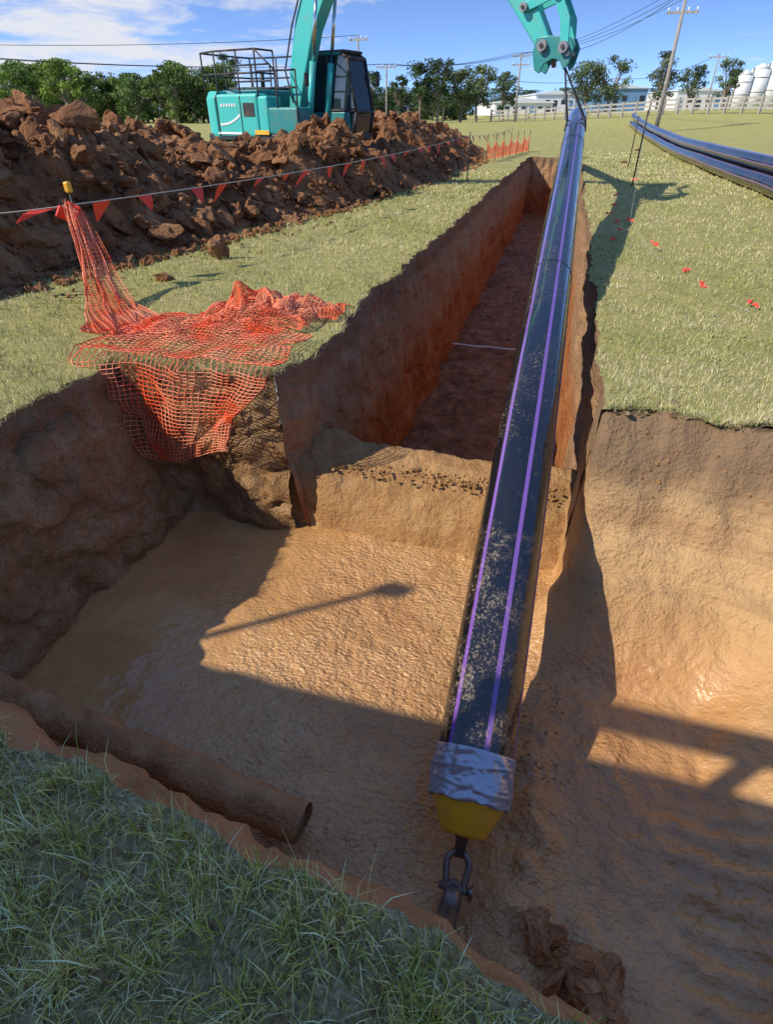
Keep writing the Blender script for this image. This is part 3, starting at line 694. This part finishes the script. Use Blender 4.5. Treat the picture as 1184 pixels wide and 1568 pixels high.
box('quick_hitch_body',(hx+.2,-.02,hz-.06),(.5,.34,.16),TEAL2,ex,.03)
tube('hitch_pin',(hx+.55,-.3,hz-.14),(hx+.55,.26,hz-.14),.05,GREY,ex);tube('lifting_eye',(hx+.2,-.05,hz-.2),(hx+.2,.02,hz-.34),.05,GREY,ex)
box('link_cross',(hx+.29,-.02,hz+.58),(.09,.4,.09),TEAL,ex,.02,(0,-.4,0))
hw=(EXC[0]+SC*(hx+.45)*math.cos(TH),EXC[1]+SC*(hx+.45)*math.sin(TH))
sl=empty('lifting_sling')
for dy in(-.3,.3):
    i=int(np.argmin(abs(P[:,1]-(hw[1]+dy))));zz=float(P[i,2])
    wire('strap',[(hw[0],hw[1],2.42),(-.18,hw[1]+dy,zz+.12),(-.21,hw[1]+dy,zz)],.016,CABLE,sl);wire('strap_far',[(hw[0],hw[1],2.42),(.18,hw[1]+dy,zz+.12),(.21,hw[1]+dy,zz)],.016,CABLE,sl)
# ---------------------------------------------------------------- unseen rig-shaped blocker, added behind the camera to cast the foreground shade
rg=empty('shade_blocker')
box('body',(-5.4,-2.6,1.93),(9.6,2.2,2.4),TEAL2,rg,.05);box('chassis',(-5.4,-2.6,.62),(9.8,1.6,.3),BLACKM,rg,.03)
box('cab',(-.85,-2.6,1.7),(1.0,2.1,2.2),WHITE,rg,.1);box('windscreen',(-.34,-2.6,2.1),(.03,1.7,.9),GLASS,rg,.01)
for x in(-9.4,-8.2,-5,-1.2):
    for y in(-3.5,-1.7):tube('wheel',(x,y-.15,.5),(x,y+.15,.5),.5,BLACKM,rg,n=28)
tube('top_boom',(-4.4,-1.6,3.62),(-.6,-1.6,3.6),.09,GREY,rg)  # bar added to throw a shadow band across the pit floor
for x in(-4.3,-3.3,-.8):tube('boom_post',(x,-1.6,3.1),(x,-1.6,3.6),.06,GREY,rg)
tube('mast',(-6.95,-1.55,3.1),(-6.85,-1.55,4.4),.03,GREY,rg);box('mast_top_block',(-6.8,-1.55,4.5),(.2,.1,.14),BLACKM,rg,.02)  # mast and end block placed for the thin shadow they throw
for x,w,h in((-8.8,1.4,.2),(-7.3,.5,.14),(-6.2,.3,.08)):box('shade_bump',(x,-1.75,3.12+h/2),(w,.4,h),GREY,rg,.03)  # bumps added to break up the blocker's shadow edge
# ---------------------------------------------------------------- trees
def tree(name,xc,yc,top,wid,seed,col=(.055,.085,.025),open_=.5,joined=None,low=.25):
    rr=random.Random(seed);rg_=np.random.default_rng(seed)
    x,y=site(xc,yc);z0=float(gz(x,y));h=top-z0
    Vb=[];Fb=[]
    def limb(p,q,r1,r2,n=6):
        p=Vector(p);q=Vector(q);d=(q-p).normalized();s=d.orthogonal().normalized();t=d.cross(s);k0=len(Vb)
        for c,r in((p,r1),(q,r2)):
            for i in range(n):
                a=6.283*i/n;Vb.append(tuple(c+s*math.cos(a)*r+t*math.sin(a)*r))
        for i in range(n):Fb.append([k0+i,k0+(i+1)%n,k0+n+(i+1)%n,k0+n+i][::1])
    base=Vector((x,y,z0-.3));fork=Vector((x+rr.uniform(-.1,.1)*wid,y,z0+h*(.3)))
    limb(base,fork,h*.028+.05,h*.02+.03)
    cl=[]
    nb=int(10+14*(1-open_))
    for i in range(nb):
        a=rr.uniform(0,6.28);rad=wid*.5*math.sqrt(rr.random())*.95;zz=z0+h*(low+(.95-low)*rr.random()**.8)
        f=1-.55*abs((zz-z0)/h-.6)**1.2*1.6
        e=Vector((x+rad*f*math.cos(a),y+rad*f*math.sin(a),zz));mid=fork.lerp(e,.5)+Vector((0,0,h*.04))
        limb(fork,mid,h*.012+.02,h*.008+.015,5);limb(mid,e,h*.008+.015,h*.003,5);cl.append((e,rr.uniform(.10,.22)*wid*(.8+.5*(1-open_))))
    cl.append((Vector((x,y,z0+h*.93)),wid*.14))
    Vl=[];Cl=[]
    for e,r in cl:
        n=130;d=rg_.normal(size=(n,3));d/=np.linalg.norm(d,axis=1)[:,None];d*=(rg_.random(n)**.6)[:,None]*r*np.array([1.15,1.15,.8])
        c=np.array(e)+d;c[:,2]=np.minimum(c[:,2],z0+h)
        s=.035*wid*.5+.09
        a1=rg_.normal(size=(n,3));a1/=np.linalg.norm(a1,axis=1)[:,None];a2=np.cross(a1,rg_.normal(size=(n,3)));a2/=np.linalg.norm(a2,axis=1)[:,None]
        sz=(s*rg_.uniform(.5,1.3,n))[:,None]
        q=np.stack([c-a1*sz,c-a2*sz*.5,c+a1*sz,c+a2*sz*.5],1);Vl.append(q)
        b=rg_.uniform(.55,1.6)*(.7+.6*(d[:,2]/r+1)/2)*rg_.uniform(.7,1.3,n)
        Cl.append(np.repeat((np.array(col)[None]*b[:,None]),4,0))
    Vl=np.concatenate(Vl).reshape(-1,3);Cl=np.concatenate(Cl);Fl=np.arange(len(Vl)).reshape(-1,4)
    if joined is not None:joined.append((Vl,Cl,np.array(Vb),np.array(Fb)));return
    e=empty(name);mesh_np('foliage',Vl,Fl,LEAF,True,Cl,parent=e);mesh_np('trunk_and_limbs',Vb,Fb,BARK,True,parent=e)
def zt(yc,v):
    b=(v-784)/862;return 1.65+yc*(-.576-.817*b)/(.817-.576*b)
def ux(yc,u):return yc*(u-592)/1055
J=[]
rr=random.Random(3)
for i in range(46):
    u=-10+i*8.2;v=np.interp(u,[-10,32,48,75,110,135,155,200,240,265,285,320,350],[158,130,90,98,84,100,122,112,120,98,92,112,96])+rr.uniform(-6,12)
    yc=rr.uniform(78,96);g_=rr.uniform(.8,1.35);tree('t',ux(yc,u)*1.03,yc,zt(yc,v),rr.uniform(2.6,4.8),100+i,(.15*g_,.22*g_,.05) if u<150 else (.11*g_,.165*g_,.045),.35,J,low=.05)
for i in range(24):
    u=345+i*16+rr.uniform(-4,4);yc=rr.uniform(110,150);tree('t',ux(yc,u),yc,zt(yc,rr.uniform(133,150)),rr.uniform(5,7),200+i,(.075,.115,.045),.1,J,low=.05)
for i in range(22):
    u=760+i*22+rr.uniform(-6,6);yc=rr.uniform(200,230);tree('t',ux(yc,u),yc,zt(yc,rr.uniform(136,150)),rr.uniform(8,12),240+i,(.08,.12,.06),.1,J,low=.05)
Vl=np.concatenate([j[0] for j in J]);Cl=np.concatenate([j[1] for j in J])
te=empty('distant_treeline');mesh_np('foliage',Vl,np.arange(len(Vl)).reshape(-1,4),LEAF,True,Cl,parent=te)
Vb=[];Fb=[];o=0
for j in J:Vb.append(j[2]);Fb.append(j[3]+o);o+=len(j[2])
mesh_np('trunks',np.concatenate(Vb),np.concatenate(Fb),BARK,True,parent=te)
for (u,v,w,yc,op,c) in((355,80,36,95,.4,(.1,.14,.055)),(565,108,36,95,.4,(.075,.115,.045)),(610,116,32,100,.5,(.085,.13,.05)),(642,94,38,90,.0,(.055,.095,.03)),(670,90,42,90,.0,(.055,.09,.03)),(705,106,44,92,.1,(.12,.155,.055)),(730,100,46,96,.1,(.13,.165,.06)),(772,111,42,105,.5,(.09,.13,.06)),(893,96,54,110,.2,(.11,.15,.065)),(925,86,54,110,.3,(.11,.15,.065)),(1003,80,52,115,.5,(.11,.135,.065)),(1050,101,42,120,.6,(.10,.14,.065)),(1103,90,42,120,.4,(.10,.14,.065))):
    tree('gum_tree',ux(yc,u),yc,zt(yc,v),w*yc/1055*1.05,int(u),c,op)
# ---------------------------------------------------------------- fence
fe=empty('timber_rail_fence')
A=np.array([40.,50.]);B=np.array([14.,92.])
nseg=30
for i in range(nseg+1):
    t=i/nseg;c=A+(B-A)*t;x,y=site(*c);z=float(gz(x,y))
    box('post',(x,y,z+.65),(.2,.2,1.4),TIMBER,fe,.0,(0,0,.4))
    if i:
        for h in(.45,.8,1.18):
            p=Vector((px,py,pz+h));q=Vector((x,y,z+h));m=(p+q)/2;d=q-p
            box('rail',m,(d.length,.06,.15),TIMBER,fe,.0,(0,-math.asin(d.z/d.length),math.atan2(d.y,d.x)))
    px,py,pz=x,y,z
# ---------------------------------------------------------------- power poles
def pole(u,v,yc,r=.14,arm=1.2,two=False):
    xc=ux(yc,u);x,y=site(xc,yc);z=float(gz(x,y));h=zt(yc,v)
    e=empty('power_pole');tube('shaft',(x,y,z-.3),(x,y,h),r,CONC,e,r2=r*.65)
    for hh in((h-.3,h-1.1) if two else (h-.3,)):
        box('crossarm',(x,y,hh),(arm*2,.12,.12),TIMBER,e,.0,(0,0,-PSI+.3))
        for s in(-.9,-.35,.35,.9):tube('insulator',(x+s*arm,y,hh+.06),(x+s*arm,y,hh+.26),.05,WHITE,e,n=8)
    return (x,y,h)
p1=pole(1010,-14,50,.16,1.0,True);p2=pole(1078,84,95,.12);p3=pole(789,82,85,.14,1.,True);p4=pole(679,108,90,.12);p5=pole(592,99,85,.13);p6=pole(551,55,62,.11,.8);p7=pole(935,120,120,.1)
pw=empty('power_lines')
def line(a,b,sag,off=0,r=.02):
    a=np.array(a,float);b=np.array(b,float);pts=[]
    for t in np.linspace(0,1,24):
        p=a+(b-a)*t;p[2]-=sag*4*t*(1-t);p[0]+=off;pts.append(tuple(p))
    wire('wire',pts,r,CABLE,pw)
def at(u,v,yc):x,y=site(ux(yc,u),yc);return (x,y,zt(yc,v))
for o_ in(-.8,0,.8):
    line(p3,p5,.6,o_,.02);line(p1,p3,.8,o_,.018);line(p5,at(-200,70,75),.9,o_,.022)
line(at(-200,62,60),p6,.5,0,.02);line(p3,p1,1.4,0,.02);line(p1,at(1400,-60,40),.4,0,.018);line(p4,p7,1.0,0,.03);line(p2,p7,1,0,.03)
# ---------------------------------------------------------------- buildings
def shed(name,u0,u1,v,yc,depth,wall_,roof,bays,rise=.9):
    a=ux(yc,u0);b=ux(yc,u1);h=zt(yc,v);cx_,cy_=site((a+b)/2,yc+depth/2);z0=float(gz(cx_,cy_))-.3
    e=empty(name,(cx_,cy_,z0),PSI);w=b-a;H=h-z0
    box('walls',(0,0,(H-rise)/2),(w,depth,H-rise),wall_,e,.0)
    prism('roof',[(-w/2-.3,H-rise+.01),(w/2+.3,H-rise+.01),(w/2+.3,H-rise+.15),(0,H),(-w/2-.3,H-rise+.15)],-depth/2-.4,depth/2+.4,roof,e,.0)
    for i in range(bays):
        x=-w/2+w*(i+.5)/bays
        if i%2==0:box('roller_door',(x,-depth/2-.02,(H-rise)*.36),(w/bays*.5,.08,(H-rise)*.7),DARKW if i%4 else BLUER,e,.0)
        else:box('window',(x,-depth/2-.02,(H-rise)*.62),(w/bays*.55,.08,(H-rise)*.22),DARKW,e,.0)
    return e
shed('warehouse',757,845,151,150,30,WHITE,ROOF,7);shed('warehouse',818,878,139,175,30,ROOF,ROOF,5);shed('factory_shed',905,985,130,185,30,BLUER,ROOF,6);shed('factory_shed',1030,1100,134,190,25,WHITE,ROOF,5);shed('factory_shed',585,628,168,130,15,WHITE,ROOF,4,.5)
sl_=empty('storage_silos')
for (u,v,w) in((1124,108,24),(1146,98,26),(1168,90,28),(1192,86,30),(1218,96,28)):
    yc=150;x,y=site(ux(yc,u),yc);h=zt(yc,v);r=w*yc/1055/2;z0=float(gz(x,y))
    tube('silo',(x,y,z0),(x,y,h-r*.5),r,WHITE,sl_,n=28);tube('silo_roof',(x,y,h-r*.5),(x,y,h),r*1.02,WHITE,sl_,r2=.3,n=28)
    for f in(.4,.7):tube('silo_band',(x,y,z0+(h-z0)*f),(x,y,z0+(h-z0)*f+.15),r*1.015,GREY,sl_,n=28)
    tube('silo_ladder',(x-r*.9,y-r*.6,z0),(x-r*.9,y-r*.6,h-r*.4),.12,GREY,sl_,n=6)
# ---------------------------------------------------------------- light
sd=Vector((1,.8,-1)).normalized()
su=bpy.data.lights.new('sun','SUN');su.energy=5.0;su.angle=math.radians(.5);su.color=(1,.93,.80)
so=bpy.data.objects.new('sun',su);so.rotation_euler=sd.to_track_quat('-Z','Y').to_euler();so.location=(-20,-20,30);scene.collection.objects.link(so)
w=bpy.data.worlds.new('World');scene.world=w;w.use_nodes=True;t=w.node_tree;bg=t.nodes['Background']
def wn(ty,**kk):
    x=t.nodes.new('ShaderNode'+ty)
    for a,b in kk.items():setattr(x,a,b)
    return x
sky=wn('TexSky',sky_type='NISHITA',sun_disc=False);sky.sun_elevation=math.radians(38);sky.sun_rotation=math.radians(231.3);sky.ozone_density=1.2;sky.air_density=1.;sky.dust_density=.4
tc=wn('TexCoord');vm=wn('VectorMath',operation='MULTIPLY_ADD');vm.inputs[1].default_value=(1,1,2.6);vm.inputs[2].default_value=(0,0,.12)
t.links.new(tc.outputs['Generated'],vm.inputs[0]);t.links.new(vm.outputs[0],sky.inputs[0])
mp=wn('Mapping');mp.inputs['Scale'].default_value=(1,1,5);t.links.new(tc.outputs['Generated'],mp.inputs[0])
no=wn('TexNoise');no.inputs['Scale'].default_value=7;no.inputs['Detail'].default_value=9;no.inputs['Roughness'].default_value=.62;no.inputs['Distortion'].default_value=.4;t.links.new(mp.outputs[0],no.inputs[0])
dt=wn('VectorMath',operation='DOT_PRODUCT');dt.inputs[1].default_value=(-.75,.66,0);t.links.new(tc.outputs['Generated'],dt.inputs[0])
mr=wn('MapRange');mr.inputs[1].default_value=.80;mr.inputs[2].default_value=1.0;mr.inputs[3].default_value=-.10;mr.inputs[4].default_value=.17;t.links.new(dt.outputs['Value'],mr.inputs[0])
ad=wn('Math',operation='ADD');t.links.new(no.outputs[0],ad.inputs[0]);t.links.new(mr.outputs[0],ad.inputs[1])
m2=wn('MapRange');m2.inputs[1].default_value=.50;m2.inputs[2].default_value=.70;m2.inputs[3].default_value=0;m2.inputs[4].default_value=.92;t.links.new(ad.outputs[0],m2.inputs[0])
tint=wn('Mix',data_type='RGBA',blend_type='MULTIPLY');tint.clamp_result=False;tint.inputs[0].default_value=1;tint.inputs[7].default_value=(1.2,1.4,1.78,1);t.links.new(sky.outputs[0],tint.inputs[6])
mx=wn('Mix',data_type='RGBA');mx.inputs[7].default_value=(5.4,5.5,5.8,1);t.links.new(m2.outputs[0],mx.inputs[0]);t.links.new(tint.outputs[2],mx.inputs[6]);t.links.new(mx.outputs[2],bg.inputs[0])
bg.inputs[1].default_value=.15
# ---------------------------------------------------------------- camera
cam=bpy.data.cameras.new('camera');co=bpy.data.objects.new('camera',cam);scene.collection.objects.link(co);scene.camera=co
cam.sensor_fit='HORIZONTAL';cam.sensor_width=36;cam.lens=36*862/1184;cam.clip_start=.05;cam.clip_end=6000
co.location=(0,0,1.65);co.rotation_euler=(math.radians(90-35.2),0,PSI)
scene.view_settings.view_transform='Standard';scene.view_settings.look='None';scene.view_settings.exposure=0
